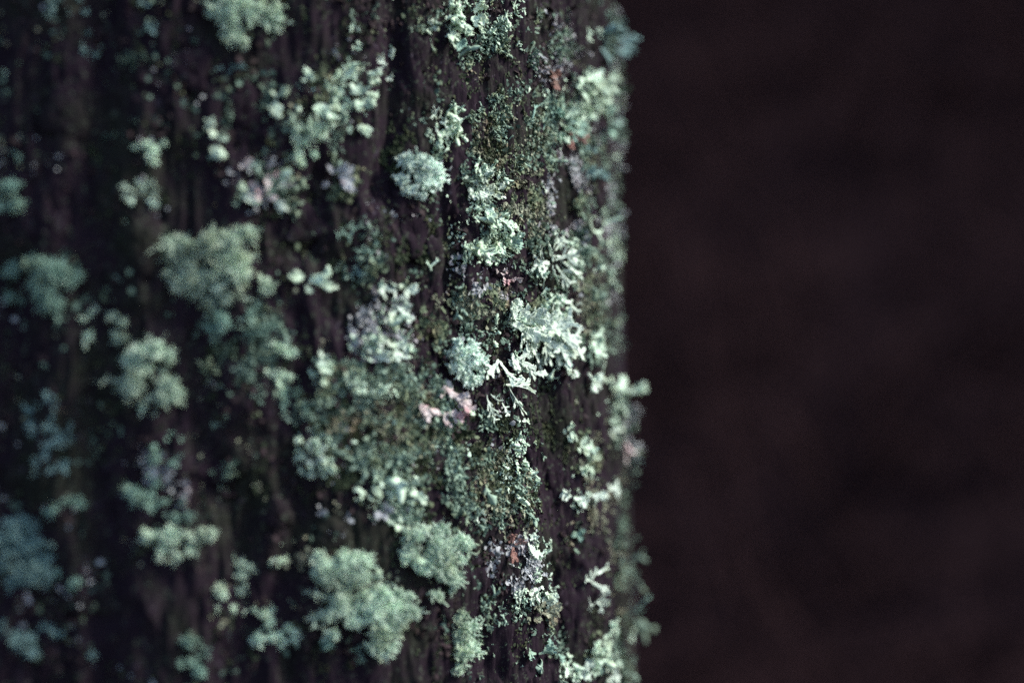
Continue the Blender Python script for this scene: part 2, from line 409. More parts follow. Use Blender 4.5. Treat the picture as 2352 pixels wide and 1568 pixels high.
def tuft(name, label, col, blobs, dens=1.0, thin=1.0, group=None, up=0.0, ragged=1.0):
    """Bushy lichen: thousands of fine forking threads in rounded cushions; each cushion is a part."""
    P0 = surf(np.array([blobs[0][0]]), np.array([blobs[0][1]]))[0][0]
    root = obj(name, None, loc=P0); root.empty_display_size = .01
    tag(root, label, "lichen", group)
    for bx, by, rx, ry in blobs:
        if bx < 420: rx, ry = rx*.92, ry*.92
        area = rx*ry; ns = max(4, int(area/130)); n = int(np.clip(area*.40*dens, 60, 1500))
        an = rng.uniform(0, 2*math.pi, ns); ro = np.sqrt(rng.uniform(0, 1, ns))*1.0
        sx, sy = bx+np.cos(an)*ro*rx*.92, by+np.sin(an)*ro*ry*.92
        k = rng.integers(0, ns, n); sp = math.sqrt(area)*.11
        x = sx[k]+rng.normal(size=n)*sp*1.3; y = sy[k]+rng.normal(size=n)*sp
        gap = fbm(np.stack([x/30, y/15, np.full(n, 3.3)], -1), 2, 71)
        kp = gap > -.35+.37*ragged; x, y = x[kp], y[kp]; n = len(x)
        P, nn, _ = surf(x, y)
        dist = np.linalg.norm(P-CAM, axis=1)
        rm = math.sqrt(area)*PX*dist
        dome = np.clip(1-((x-bx)/rx)**2-((y-by)/ry)**2, 0, 1)
        out = RGT*((x-bx)/rx)[:, None] - UPV*((y-by)/ry)[:, None]
        D = unit(out*.9 + nn*.55 + nrand((n, 3))*.42 - np.array([0, 0, .04]))
        P = P + nn*(up+rm*.42*dome*rng.uniform(.1, 1, n))[:, None]
        V, Fq = grow(P, D, unit(nn+nrand((n, 3))*.8), rm*.17*np.exp(nrand(n)*.35), .00054*thin*np.ones(n), thick=.8, levels=3, fork=36, shrink=.8,
                     K=3, sides=3, curl=1.3, wave=.15, tip=.3, wshrink=.8)
        obj("cushion", mesh_np("cushion", V-P0, Fq, M[col]), root)
    return root

B = "bushy_lichen"
tuft(B, "big round cream-green bushy cushion, the largest one at mid height on the shaded bark", 'cream', [(450,575,62,40),(545,565,38,38),(425,640,50,36),(520,625,70,34),(575,655,36,30),(480,680,60,16)])
tuft(B, "egg-shaped upright mint bushy cushion below the paired small one", 'mint', [(340,815,48,36),(335,870,52,42),(370,910,46,36),(310,925,36,22)])
tuft(B, "small crisp square-looking bushy tuft alone beside the long dark furrow", 'frost', [(945,390,36,22),(975,405,26,28),(940,420,28,16),(955,444,40,9)], dens=2.2, up=.003, ragged=.2, thin=1.8)
tuft(B, "smooth bright bushy tuft touching the broad central leafy rosette", 'frost', [(1050,795,34,30),(1080,838,26,36),(1044,832,26,22),(1066,812,32,34)], dens=2.2, up=.001, ragged=.1, thin=1.8)
tuft(B, "pale bushy tuft at the top edge, wide and ragged below", 'mint', [(530,25,55,30),(600,20,44,30),(545,70,44,24),(610,60,34,28),(570,98,44,12)])
tuft(B, "soft mint tuft with spiky streaks running out, below the upper leafy lobes", 'mint', [(700,295,40,32),(735,280,30,34),(715,335,40,26),(695,362,30,16)])
tuft(B, "very large pale bushy mass low on the trunk with ragged dark gaps", 'mint', [(760,1290,50,30),(830,1300,52,32),(800,1350,60,30),(745,1380,44,34),(850,1380,60,32),(900,1420,50,26),(870,1470,48,26),(790,1440,40,22),(920,1370,34,22),(780,1325,60,26)], dens=1.3, up=.002, ragged=.9)
tuft(B, "bright bushy mass with stepped ledges, above and beside the very large low one", 'mint', [(960,1250,50,24),(1020,1235,38,26),(1000,1285,54,20),(940,1290,32,20),(1010,1340,44,18),(975,1370,36,14),(1035,1260,30,30),(985,1265,60,22)], dens=1.7, up=.003, ragged=.7)
tuft(B, "long hanging pale tuft near the bottom edge beside bare dark bark", 'mint', [(1050,1425,30,20),(1080,1455,34,36),(1070,1510,30,36)])
tuft(B, "U-shaped curl of pale bushy lichen open at the top", 'mint', [(600,1415,24,26),(600,1455,26,20),(630,1475,34,14),(668,1450,14,24)])
tuft(B, "slanting Y-shaped pale tuft above the U-shaped curl", 'cream', [(545,1305,28,24),(525,1345,34,20),(490,1365,28,12),(560,1375,24,10),(520,1410,18,26)])
tuft(B, "wide cream tuft alone over dark bare bark in the lower shade", 'cream', [(375,1225,40,28),(420,1245,40,28),(460,1230,30,20),(400,1270,44,16)])
tuft(B, "pair of rounded mint lobes joined low, above the egg-shaped cushion", 'mint', [(215,745,32,30),(268,735,28,22),(275,765,26,18)])
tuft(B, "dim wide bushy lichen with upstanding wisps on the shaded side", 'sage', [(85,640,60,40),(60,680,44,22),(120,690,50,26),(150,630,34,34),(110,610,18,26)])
tuft(B, "tall narrow mint tuft between mottled bark and furrow, bright in its middle", 'mint', [(640,825,26,32),(655,855,34,24),(630,880,32,14)])
tuft(B, "faint grey-green fringe under the tall narrow mint tuft", 'sage', [(650,915,36,20),(690,930,24,18),(610,905,24,16)], dens=.6)
tuft(B, "small bright rounded tuft with one raised corner in the upper shade", 'mint', [(338,335,34,22),(350,358,24,16),(378,330,12,8)])
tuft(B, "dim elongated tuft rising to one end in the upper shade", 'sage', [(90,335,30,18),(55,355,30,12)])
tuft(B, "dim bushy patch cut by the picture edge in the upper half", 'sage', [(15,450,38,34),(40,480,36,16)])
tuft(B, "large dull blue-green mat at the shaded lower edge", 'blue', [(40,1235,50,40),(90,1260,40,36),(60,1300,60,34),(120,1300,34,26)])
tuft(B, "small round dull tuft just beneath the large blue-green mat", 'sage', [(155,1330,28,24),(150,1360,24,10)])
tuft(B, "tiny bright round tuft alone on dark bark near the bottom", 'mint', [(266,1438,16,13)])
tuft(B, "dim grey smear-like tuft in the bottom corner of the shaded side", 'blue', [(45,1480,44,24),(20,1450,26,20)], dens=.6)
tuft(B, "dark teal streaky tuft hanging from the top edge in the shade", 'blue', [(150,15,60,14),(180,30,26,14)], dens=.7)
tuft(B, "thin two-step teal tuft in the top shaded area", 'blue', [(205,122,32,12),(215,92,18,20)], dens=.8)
tuft(B, "small cream tuft with yellowish heart above the very large low mass", 'cream', [(638,1268,26,20),(625,1250,18,12)])
tuft(B, "long dim grey mat between two dark furrows, lower shade", 'sage', [(370,1080,40,30),(330,1130,44,34),(400,1160,40,30),(340,1040,40,20),(400,1010,20,16)], dens=.45)
tuft(B, "grey tuft of short threads above the slanting Y-shaped one", 'sage', [(515,1100,28,40),(540,1120,20,22)], dens=.5)
tuft(B, "dull forked tuft like a small pair of horns, lower shade", 'sage', [(125,1165,26,16),(150,1150,14,20),(185,1165,18,22)], dens=.8)
tuft(B, "faint grey-green haze of threads hanging under the largest cream cushion", 'sage', [(500,730,46,26),(560,720,40,22),(600,760,40,26)], dens=.5)
tuft(B, "weak grey column of short threads by the bottom edge", 'sage', [(435,1480,30,30),(440,1530,36,24)], dens=.45)
tuft(B, "small grey tuft right of the U-shaped curl", 'sage', [(760,1490,26,18),(830,1500,28,16)], dens=.7)
tuft(B, "small dull tuft with a bright end below the upper spiky streaks", 'teal', [(650,380,26,16),(640,440,30,18),(665,460,22,20)], dens=.8)
tuft(B, "dim olive-grey tuft on the upper shaded bark beside a furrow", 'teal', [(310,295,30,20),(260,310,26,14),(300,330,18,10)], dens=.7)
tuft(B, "dull teal fringe over the dark upper shade", 'teal', [(290,150,40,14),(330,130,30,12),(430,90,24,10)], dens=.5)
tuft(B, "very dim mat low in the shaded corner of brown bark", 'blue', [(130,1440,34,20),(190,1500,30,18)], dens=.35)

A = "antler_lichen"
make(A, "ring of slim pale antler branches in the upper shade", "lichen", 'mint', style='antler', part='branch',
     lobes=[(315,445,285,425,6),(310,455,290,470,7),(325,450,335,415,6),(340,450,362,440,6),(335,460,358,468,6),(322,430,312,412,5),(300,450,280,452,6),(345,455,350,480,5)])
make(A, "tall dim blue branching lichen near the shaded edge", "lichen", 'blue', style='antler', part='branch',
     blobs=[(95,950,40,44,8),(120,1000,56,44,12),(130,1060,50,34,9)], w=6)
make(A, "fine white antler sprig beside the dark vertical furrow near the top", "lichen", 'white', style='antler', part='branch',
     blobs=[(858,150,26,24,6),(885,125,22,20,5),(870,178,28,16,5)], w=5)
make(A, "thin white forked sprig above a hanging greenish lobe, upper middle", "lichen", 'white', style='antler', part='branch',
     lobes=[(1000,275,978,262,5),(1002,275,1018,258,5),(1005,280,1022,300,6),(1000,290,990,308,5),(1022,300,1042,290,4),(1022,300,1030,320,6)])
make(A, "slim Y-shaped pale sprig leaning towards the red lobe", "lichen", 'sage', style='strap', part='branch',
     lobes=[(1216,275,1222,240,5),(1219,255,1234,232,4),(1240,300,1246,268,4)])
make(A, "small white antler-like branch just above the broad central rosette", "lichen", 'white', style='strap', part='branch',
     lobes=[(1272,694,1246,708,7),(1276,696,1284,680,8),(1284,684,1264,676,6),(1280,690,1304,704,9),(1300,702,1318,714,7),(1302,702,1300,722,7),(1314,704,1322,694,6)])
make(A, "open pale antler lichen with four long arms near the rounded trunk edge", "lichen", 'mint', style='strap', part='branch',
     lobes=[(1356,533,1338,512,8),(1356,533,1394,548,8),(1392,546,1386,568,8),(1392,546,1417,540,7),(1366,540,1372,560,5),(1380,512,1415,505,9),(1382,514,1356,516,7),(1372,508,1371,476,7),(1408,545,1412,566,7),(1360,505,1350,486,6)])
make(A, "short blue-white fan of branches alone on dark bark, mid height", "lichen", 'blue', style='antler', part='branch',
     lobes=[(812,628,798,632,5),(812,626,806,612,4),(814,626,824,614,4),(814,628,832,634,5)])
make(A, "tiny pale V-shaped sprig under the mossy brown plate", "lichen", 'mint', style='strap', part='branch',
     lobes=[(982,614,972,600,5),(983,614,996,600,5),(983,612,984,624,5)])
make(A, "thin curved pale branches over a dim patch, mid height", "lichen", 'sage', style='antler', part='branch',
     lobes=[(800,560,795,520,5),(802,545,812,508,5),(835,590,828,565,7),(840,600,858,585,6),(820,600,808,588,5),(850,570,862,555,5)])
make(A, "lone slanting grey twig-like lichen poking out over the dark at the trunk edge, low", "lichen", 'sage', style='strap', part='branch',
     lobes=[(1440,1408,1486,1375,6),(1446,1404,1470,1398,4)])
make(A, "pale branching sprig of stubby arms beside the lowest furrow", "lichen", 'white', style='strap', part='branch',
     lobes=[(1350,1335,1328,1318,8),(1350,1335,1362,1300,8),(1352,1338,1378,1352,8),(1364,1318,1380,1300,6),(1350,1330,1345,1308,6),(1360,1345,1384,1365,6)])
make(A, "feathery pale sprig directly below the stubby-armed one", "lichen", 'white', style='antler', part='branch',
     lobes=[(1368,1380,1385,1364,5),(1366,1382,1380,1392,5),(1368,1378,1388,1380,5),(1362,1384,1334,1390,4),(1372,1370,1372,1352,4)])
make(A, "dark hanging blue-grey curl sticking out past the trunk edge", "lichen", 'blue', style='strap', part='branch',
     lobes=[(1452,1018,1474,1066,9),(1450,1015,1466,1030,7)])
make(A, "loose blue-white sprig reaching out into the dark at the upper trunk edge", "lichen", 'blue', style='strap', part='branch',
     lobes=[(1376,80,1410,52,14),(1395,110,1440,135,13),(1385,92,1430,66,17),(1390,98,1350,92,15),(1400,90,1452,98,17),(1420,95,1474,98,13),(1420,100,1462,126,15),(1400,70,1428,48,14),(1430,70,1450,84,13),(1372,110,1384,140,12),(1405,110,1430,120,13)])
make(A, "thin dim sprigs in the upper shade, like a small broken chain", "lichen", 'blue', style='antler', part='branch',
     lobes=[(330,12,318,4,6),(332,14,352,16,6),(345,60,338,72,5),(350,68,362,62,5),(350,72,360,80,5),(340,66,336,54,5)])
make(A, "short blue twin sprig beneath the ragged tuft of the top edge", "lichen", 'blue', style='antler', part='branch',
     lobes=[(545,158,528,160,6),(545,156,556,146,5),(548,158,562,160,6),(500,158,494,164,4),(504,156,512,162,4)])
make(A, "small bright sprig pair by the top, left of the dark furrow", "lichen", 'mint', style='antler', part='branch',
     lobes=[(808,72,796,70,6),(810,70,806,58,5),(812,72,824,74,6),(812,110,804,118,5),(815,110,822,122,6),(818,108,824,98,5)])
make(A, "white bent sprig next to the leafy lichen of the top edge", "lichen", 'white', style='antler', part='branch',
     lobes=[(1150,60,1145,35,5),(1152,62,1140,76,6),(1152,65,1166,72,6),(1148,68,1156,82,5),(1150,45,1160,34,4)])
make(A, "small dull sprig low in the shade under the mottled bark", "lichen", 'sage', style='antler', part='branch',
     lobes=[(495,985,482,975,6),(497,985,506,990,8),(498,982,512,972,6),(520,965,524,950,6)])
make(A, "tiny pale arms below the stepped mossy column, lower middle", "lichen", 'white', style='antler', part='branch',
     lobes=[(1098,1190,1086,1176,6),(1100,1190,1112,1192,7),(1098,1188,1100,1170,5),(1095,1192,1080,1192,6)])

Lf = "leafy_lichen"
make(Lf, "broad bright ruffled rosette, largest leafy lichen at the centre of the trunk", "lichen", 'white', style='broad',
     lobes=[(1175,730,1169,688,14),(1178,730,1200,706,8),(1182,742,1146,716,12),(1195,745,1228,720,15),(1170,744,1218,757,13),(1242,768,1286,728,15),
            (1255,768,1294,742,13),(1236,766,1306,776,13),(1207,769,1198,820,14),(1205,772,1168,782,11),(1242,775,1246,826,14),(1240,812,1228,845,9),(1215,806,1238,830,7),
            (1252,786,1305,816,12),(1256,800,1282,828,12),(1210,752,1240,765,16),(1262,760,1270,790,14),(1225,790,1215,815,12),(1230,745,1255,735,13),(1190,750,1222,775,15),(1245,785,1285,800,13),(1270,780,1318,795,11),(1228,735,1210,715,10),(1160,735,1185,750,12),(1240,800,1262,815,11),(1280,790,1300,826,10)])
make(Lf, "ragged hanging pair of notched lobes under the central rosette", "lichen", 'white', style='broad',
     lobes=[(1169,811,1177,852,13),(1172,820,1214,843,12),(1165,806,1158,790,7)])
make(Lf, "short hanging lobes under the far end of the central rosette", "lichen", 'white', style='broad',
     lobes=[(1284,830,1297,872,11),(1276,840,1272,846,9),(1310,850,1314,866,6)])
make(Lf, "star-shaped bright lichen with long toothed arms above the central rosette", "lichen", 'white', style='leafy', slim=.85,
     lobes=[(1264,580,1262,532,10),(1268,575,1286,547,9),(1272,590,1320,594,10),(1280,600,1315,630,11),(1270,610,1290,664,10),(1262,610,1257,648,12),
            (1255,605,1212,600,13),(1250,615,1224,626,12),(1258,590,1236,556,9),(1240,585,1210,580,8),(1268,598,1300,575,9),(1264,600,1262,590,16)])
make(Lf, "long white narrow-lobed lichen hanging below the smooth bright tuft", "lichen", 'white', style='leafy', slim=.85,
     lobes=[(1138,826,1106,873,10),(1140,830,1158,886,12),(1156,884,1198,888,10),(1160,886,1183,945,11),(1135,832,1120,850,9),(1108,900,1119,955,5),(1146,925,1160,952,6),(1112,930,1126,968,4),(1165,905,1172,935,9),(1120,905,1132,925,4)])
make(Lf, "pink and cream twisted lobes beneath the smooth bright tuft", "lichen", 'pink', style='broad', alt=('pink', 'pink', 'pink', 'cream'),
     lobes=[(980,935,952,941,11),(978,938,968,962,10),(980,938,999,955,9),(1030,900,1063,942,14),(1028,898,998,895,10),(1060,935,1076,950,8),(1015,945,1012,985,9),(1018,950,1052,955,9),(1035,905,1045,925,14),(1020,890,1032,915,12)])
make(Lf, "white granular crinkled patch of small lobes on the ridge, upper middle", "lichen", 'white', style='leafy',
     blobs=[(1105,405,30,24,9),(1090,435,34,24,9),(1120,445,34,26,9),(1080,415,18,12,4)], w=7)
make(Lf, "spreading pale lichen linking the crinkled patch with the fan below it", "lichen", 'mint', style='leafy',
     lobes=[(1135,500,1100,494,10),(1138,502,1169,515,11),(1130,495,1120,478,9),(1126,505,1118,531,10),(1135,505,1140,522,9),(1105,470,1098,455,8),(1108,475,1120,490,8),(1095,465,1084,458,6)])
make(Lf, "pale fan-shaped lichen with veined lobes pointing up, left of the star-shaped one", "lichen", 'mint', style='leafy',
     lobes=[(1108,588,1074,555,7),(1110,585,1098,552,7),(1112,586,1142,572,12),(1110,590,1112,612,11),(1120,575,1130,556,8),(1105,590,1090,575,9),(1112,596,1126,590,9)])
make(Lf, "grey-green veined lobes stretching between the fan and the star", "lichen", 'sage', style='leafy',
     lobes=[(1150,555,1187,570,10),(1152,550,1142,535,8),(1160,560,1176,545,7),(1185,565,1180,530,4),(1155,560,1170,575,9)])
make(Lf, "pale lobes along the edge of the crust, right of the central rosette", "lichen", 'mint', style='leafy',
     lobes=[(1352,786,1361,820,12),(1354,784,1377,798,11),(1350,780,1346,765,8),(1352,775,1374,766,7),(1356,805,1376,815,9),(1350,790,1338,800,8)])
make(Lf, "compact rounded white rosette near a thin yellow blade, low right of the centre", "lichen", 'white', style='leafy',
     lobes=[(1352,877,1336,864,10),(1350,880,1341,897,10),(1354,880,1370,890,11),(1354,874,1362,858,10),(1350,876,1352,898,9)])
make(Lf, "ragged white lobes around a dark hollow, mid height near the mossy column", "lichen", 'white', style='leafy',
     lobes=[(930,672,949,659,14),(935,670,914,690,11),(876,664,900,664,8),(902,666,906,702,8),(906,700,925,742,8),(906,712,883,735,9),(908,715,936,705,6),(880,655,862,682,6),(890,730,876,742,7)])
make(Lf, "bright twin white lobes hanging side by side below the dark hollow", "lichen", 'white', style='leafy',
     lobes=[(840,774,868,800,13),(858,790,873,830,13),(852,805,834,806,9),(878,776,896,800,12),(892,795,911,828,12),(905,791,938,796,10),(880,780,866,770,8)])
make(Lf, "pinkish knotted lichen with pale lobes in the upper shade", "lichen", 'pink', style='leafy', alt=('pink', 'lilac', 'pink', 'white'),
     blobs=[(600,450,38,26,8),(625,425,28,26,6),(575,385,24,18,5)], lobes=[(628,460,648,492,9),(590,470,560,455,9)], w=9)
make(Lf, "pale mint lobe on the outer rim of the pinkish knotted lichen", "lichen", 'mint', style='leafy',
     lobes=[(565,440,545,425,9),(572,460,590,470,10),(568,450,552,456,8),(640,405,665,395,6)])
make(Lf, "cloudy white lobes beside the moss, level with the pinkish knotted one", "lichen", 'lilac', style='broad',
     lobes=[(770,395,790,380,11),(775,405,800,425,12),(780,410,790,445,12),(765,400,745,385,9),(750,420,738,430,8),(790,430,806,445,9),(785,400,808,395,9)])
make(Lf, "bright cream wavy lobes in a wing shape right of the largest cream cushion", "lichen", 'cream', style='broad',
     lobes=[(695,640,665,625,11),(705,645,735,640,14),(725,650,756,665,10),(735,640,752,622,9),(700,655,705,676,9),(690,640,655,645,8)])
make(Lf, "cluster of pale combed lobes near the top, right of the spiky mint tuft", "lichen", 'cream', style='leafy',
     lobes=[(800,195,812,225,12),(808,200,838,215,8),(830,225,842,255,10),(832,228,856,240,9),(820,235,806,250,10),(836,215,858,222,7),(790,180,800,165,8),(780,175,768,168,8),(800,240,826,245,10)])
make(Lf, "yellowish small-lobed lichen at the upper end of the combed lobes", "lichen", 'cream', style='leafy',
     blobs=[(706,178,20,16,7),(755,185,14,14,4),(770,205,12,12,3)], w=6)
make(Lf, "pale fan of narrow lobes opening downwards over the spiky mint tuft", "lichen", 'mint', style='leafy',
     lobes=[(728,240,715,262,6),(730,240,732,268,8),(733,240,748,262,7),(735,245,762,285,9),(745,250,740,280,8)])
make(Lf, "small bright lobes in two tongues below the combed lobes", "lichen", 'mint', style='leafy',
     lobes=[(800,290,796,306,7),(826,288,832,314,9),(828,290,845,302,7),(822,290,815,300,7),(838,300,842,306,5)])
make(Lf, "elongated pale lobes in the upper shade, left of the spiky mint tuft", "lichen", 'cream', style='broad',
     lobes=[(635,225,620,215,10),(640,220,658,205,12),(630,235,632,270,13),(632,245,612,250,8),(645,215,658,222,9)])
make(Lf, "twisted drooping lobe with a pale foot, in the upper shade", "lichen", 'cream', style='leafy',
     lobes=[(488,270,478,300,8),(480,300,492,320,9),(498,320,506,308,10),(500,325,520,318,6),(495,335,485,362,10),(498,340,515,362,9),(500,340,500,366,9)])
make(Lf, "leafy lichen with toothed lobes hanging at the top edge", "lichen", 'cream', style='broad',
     lobes=[(1055,40,1040,15,12),(1060,50,1030,75,12),(1040,70,1012,100,10),(1075,45,1100,62,14),(1090,60,1105,78,11),(1070,60,1060,82,12),(1080,30,1100,10,12),(1045,50,1022,50,12)])
make(Lf, "small bright curled lobe beside the leafy lichen of the top edge", "lichen", 'white', style='leafy',
     lobes=[(985,60,980,48,9),(988,62,996,72,9),(990,62,1000,54,8)])
make(Lf, "single dull lobe hanging below the leafy lichen of the top edge", "lichen", 'sage', style='broad',
     lobes=[(1050,100,1042,118,12),(1045,108,1058,96,10)])
make(Lf, "broad ruffled lichen on the upper ridge near the trunk edge", "lichen", 'mint', style='leafy',
     lobes=[(1335,185,1310,190,9),(1338,185,1375,178,11),(1350,195,1385,215,12),(1365,210,1392,205,10),(1370,220,1380,245,10),(1340,195,1345,225,10),(1330,200,1318,225,9)])
make(Lf, "tangle of pale and grey lobes running down beneath the ruffled ridge lichen", "lichen", 'sage', style='leafy',
     blobs=[(1290,260,36,30,9),(1310,290,34,26,8),(1275,230,26,20,5),(1290,320,28,18,5)], w=8)
make(Lf, "brighter mint lobes inside the grey tangle", "lichen", 'mint', style='leafy',
     lobes=[(1292,270,1310,258,8),(1298,280,1320,290,8),(1290,290,1276,306,9),(1280,315,1262,326,8),(1285,320,1298,330,8),(1305,300,1320,305,7)])
make(Lf, "dim scattered lobes on the edge ridge below the second red lobe", "lichen", 'blue', style='leafy',
     blobs=[(1345,355,24,26,6),(1365,410,26,22,6),(1340,400,22,22,5)], w=8)
make(Lf, "blurred grey-green lobes at the very trunk edge beside the second red lobe", "lichen", 'sage', style='broad',
     lobes=[(1395,270,1385,250,9),(1395,285,1375,310,11),(1400,280,1418,290,9),(1390,300,1398,318,9),(1405,270,1425,285,8)])
make(Lf, "large pale lichen jutting out past the trunk edge, level with the compact rosette", "lichen", 'mint', style='broad',
     lobes=[(1405,900,1390,870,13),(1408,905,1440,890,13),(1425,900,1478,905,10),(1410,915,1418,950,14),(1400,910,1388,930,11),(1430,905,1455,890,11),(1410,890,1425,868,10)])
make(Lf, "lilac-grey ragged lobes just under the jutting pale lichen", "lichen", 'lilac', style='leafy',
     lobes=[(1440,935,1458,925,12),(1445,945,1475,955,10),(1450,945,1456,975,11),(1465,945,1480,935,8),(1440,950,1430,970,9)])
make(Lf, "curled pale horseshoe-shaped lobe on the edge with a dark centre", "lichen", 'white', style='strap',
     lobes=[(1392,995,1402,982,9),(1400,983,1418,985,9),(1416,985,1428,1000,10),(1426,998,1420,1014,9),(1394,994,1400,1010,7)])
make(Lf, "reddish hanging strands under the horseshoe-shaped lobe", "lichen", 'pink', style='strap',
     lobes=[(1430,1015,1436,1050,7),(1422,1020,1418,1044,6),(1432,1040,1428,1070,6)])
make(Lf, "salmon red flat lobe near the top of the ridge", "lichen", 'red', style='broad', curl=.3,
     lobes=[(1262,172,1246,162,9),(1262,175,1268,205,10),(1264,172,1278,166,7),(1260,168,1262,185,12)])
make(Lf, "branched coral-red lobe lower on the same ridge", "lichen", 'red', style='leafy',
     lobes=[(1310,312,1300,300,7),(1312,315,1330,318,8),(1314,318,1338,322,5),(1308,320,1300,334,7),(1305,325,1296,340,5)])
make(Lf, "long row of small white jagged lobes above bare bark, lower edge side", "lichen", 'white', style='leafy',
     lobes=[(1305,1140,1278,1132,8),(1310,1142,1330,1160,9),(1300,1138,1290,1125,6),(1325,1150,1330,1166,7),(1345,1140,1330,1135,7),(1350,1140,1370,1130,8),(1375,1135,1385,1145,7),(1390,1125,1412,1120,7),(1400,1125,1410,1138,6),(1360,1145,1352,1156,6)])
make(Lf, "green-ochre knobbly lichen hanging in a long strip near the edge", "lichen", 'cream', style='leafy',
     blobs=[(1300,990,22,24,7),(1325,1020,28,24,9),(1350,1060,30,34,10)], w=8)
make(Lf, "white and tan lobed patch beside the lower furrow", "lichen", 'white', style='leafy',
     blobs=[(1200,1365,30,20,8),(1235,1375,36,20,8)], w=9)
make(Lf, "tan-green crinkled lobes continuing under the white and tan patch", "lichen", 'tan', style='leafy',
     blobs=[(1235,1405,36,24,10),(1265,1395,20,18,5),(1215,1420,26,14,5)], w=8)
make(Lf, "dark pink lobes beside a white tongue in the lower middle", "lichen", 'red', style='leafy',
     lobes=[(1172,1245,1160,1225,8),(1172,1255,1166,1285,10),(1175,1250,1190,1235,7),(1168,1270,1160,1290,7)])
make(Lf, "white tongue of small lobes next to the dark pink ones", "lichen", 'white', style='leafy',
     lobes=[(1205,1235,1190,1222,7),(1210,1240,1222,1228,8),(1212,1250,1214,1278,10),(1208,1245,1200,1262,8),(1215,1262,1230,1275,6)])
make(Lf, "lilac ragged fringe below the white tongue", "lichen", 'lilac', style='leafy',
     blobs=[(1215,1290,28,18,8),(1225,1315,26,16,7),(1190,1320,18,24,5)], w=5)
make(Lf, "bright bow-tie pair of thick white lobes in the lower middle", "lichen", 'cream', style='broad',
     lobes=[(895,1125,878,1108,9),(898,1128,888,1142,13),(900,1125,915,1120,9),(935,1120,945,1140,14),(940,1125,968,1148,11),(930,1118,920,1112,9),(940,1110,952,1100,8)])
make(Lf, "upright curled cream lobe left of the bow-tie pair", "lichen", 'cream', style='leafy',
     lobes=[(858,1095,854,1078,9),(856,1110,850,1090,10),(852,1115,862,1138,11),(835,1132,812,1128,9),(838,1135,850,1150,9),(830,1135,822,1145,7)])
make(Lf, "cloudy white lobe below the bow-tie pair, the upper of two", "lichen", 'lilac', style='leafy',
     lobes=[(870,1175,850,1185,11),(875,1170,880,1155,11),(880,1172,896,1168,9),(872,1180,884,1192,9)])
make(Lf, "cloudy white lobe below the bow-tie pair, the lower of two", "lichen", 'cream', style='leafy',
     lobes=[(915,1200,920,1180,10),(912,1205,900,1218,10),(915,1208,925,1220,9),(925,1190,935,1180,8)])
make(Lf, "pale blue-white cloud of small lobes on its own below the green mottled bark", "lichen", 'white', style='leafy',
     blobs=[(712,1025,20,14,6),(735,1028,16,12,4),(722,1058,24,14,6)], lobes=[(708,1085,702,1095,8),(708,1088,716,1094,7)], w=8)
make(Lf, "bright white tooth-shaped lobes at the border of mottled bark, mid height", "lichen", 'white', style='leafy',
     lobes=[(738,820,724,808,8),(740,822,754,818,8),(738,828,736,845,9),(736,825,728,838,7)])
make(Lf, "pale green sprawling lobes over the mottled bark below the twin white ones", "lichen", 'cream', style='leafy',
     blobs=[(815,885,34,22,9),(800,860,26,18,6),(860,895,28,18,7)], w=9)
make(Lf, "small white pair of lobes on bare bark under the long white hanging one", "lichen", 'white', style='leafy',
     lobes=[(1190,968,1180,962,5),(1192,968,1205,966,5),(1158,1045,1162,1030,5),(1160,1048,1158,1058,7)])
make(Lf, "small arrow-like white flake above the lower furrow", "lichen", 'white', style='leafy',
     lobes=[(1156,1092,1150,1098,6),(1158,1092,1158,1084,5),(1160,1094,1166,1098,6)])
make(Lf, "little striped grey-green shell-like lobe on bare bark, low", "lichen", 'sage', style='broad',
     lobes=[(1318,1228,1306,1224,9),(1320,1226,1330,1218,9),(1318,1232,1326,1240,8),(1312,1260,1316,1272,8)])
make(Lf, "dense pale rosette of fine lobes near the bottom, close to the trunk edge", "lichen", 'mint', style='leafy',
     blobs=[(1375,1475,30,26,10),(1400,1455,20,20,6),(1365,1500,24,18,6)], lobes=[(1398,1428,1392,1440,8),(1400,1438,1416,1446,8)], w=7)
make(Lf, "white branching lobes at the bottom edge with a pale tongue", "lichen", 'white', style='leafy',
     lobes=[(1300,1540,1276,1525,9),(1305,1545,1290,1535,9),(1320,1545,1340,1530,8),(1325,1550,1345,1555,8),(1315,1555,1310,1570,7),(1335,1535,1352,1515,8)])
make(Lf, "feathery white lobes at the bottom edge nearest the trunk edge", "lichen", 'white', style='leafy',
     blobs=[(1392,1552,28,22,9)], w=7)
make(Lf, "long narrow grey lobe at the bottom, left of the white branching ones", "lichen", 'sage', style='leafy',
     lobes=[(1225,1500,1200,1496,7),(1230,1500,1252,1490,7),(1245,1490,1258,1476,6),(1275,1500,1282,1515,6)])
make(Lf, "green-white ledge of small lobes at mid height in the yellow-green column", "lichen", 'cream', style='leafy',
     lobes=[(1000,330,1006,345,8),(985,305,975,300,8),(990,308,1014,312,9),(1000,315,1004,332,9)])
make(Lf, "single pale seed-like lobe above the long dark hollow of the ridge", "lichen", 'white', style='strap',
     lobes=[(1240,428,1244,444,8)])
make(Lf, "blue-green oval lobe on the ridge below the dim scattered ones", "lichen", 'blue', style='strap',
     lobes=[(1352,400,1374,410,12)])
make(Lf, "short pink and white crumbs between the fan and the central rosette", "lichen", 'pink', style='leafy',
     blobs=[(1165,640,26,16,9),(1140,625,18,10,5)], w=5)
make(Lf, "yellow upright blade beside the compact rounded rosette", "lichen", 'cream', style='strap',
     lobes=[(1376,860,1378,828,4),(1374,868,1384,880,9)])

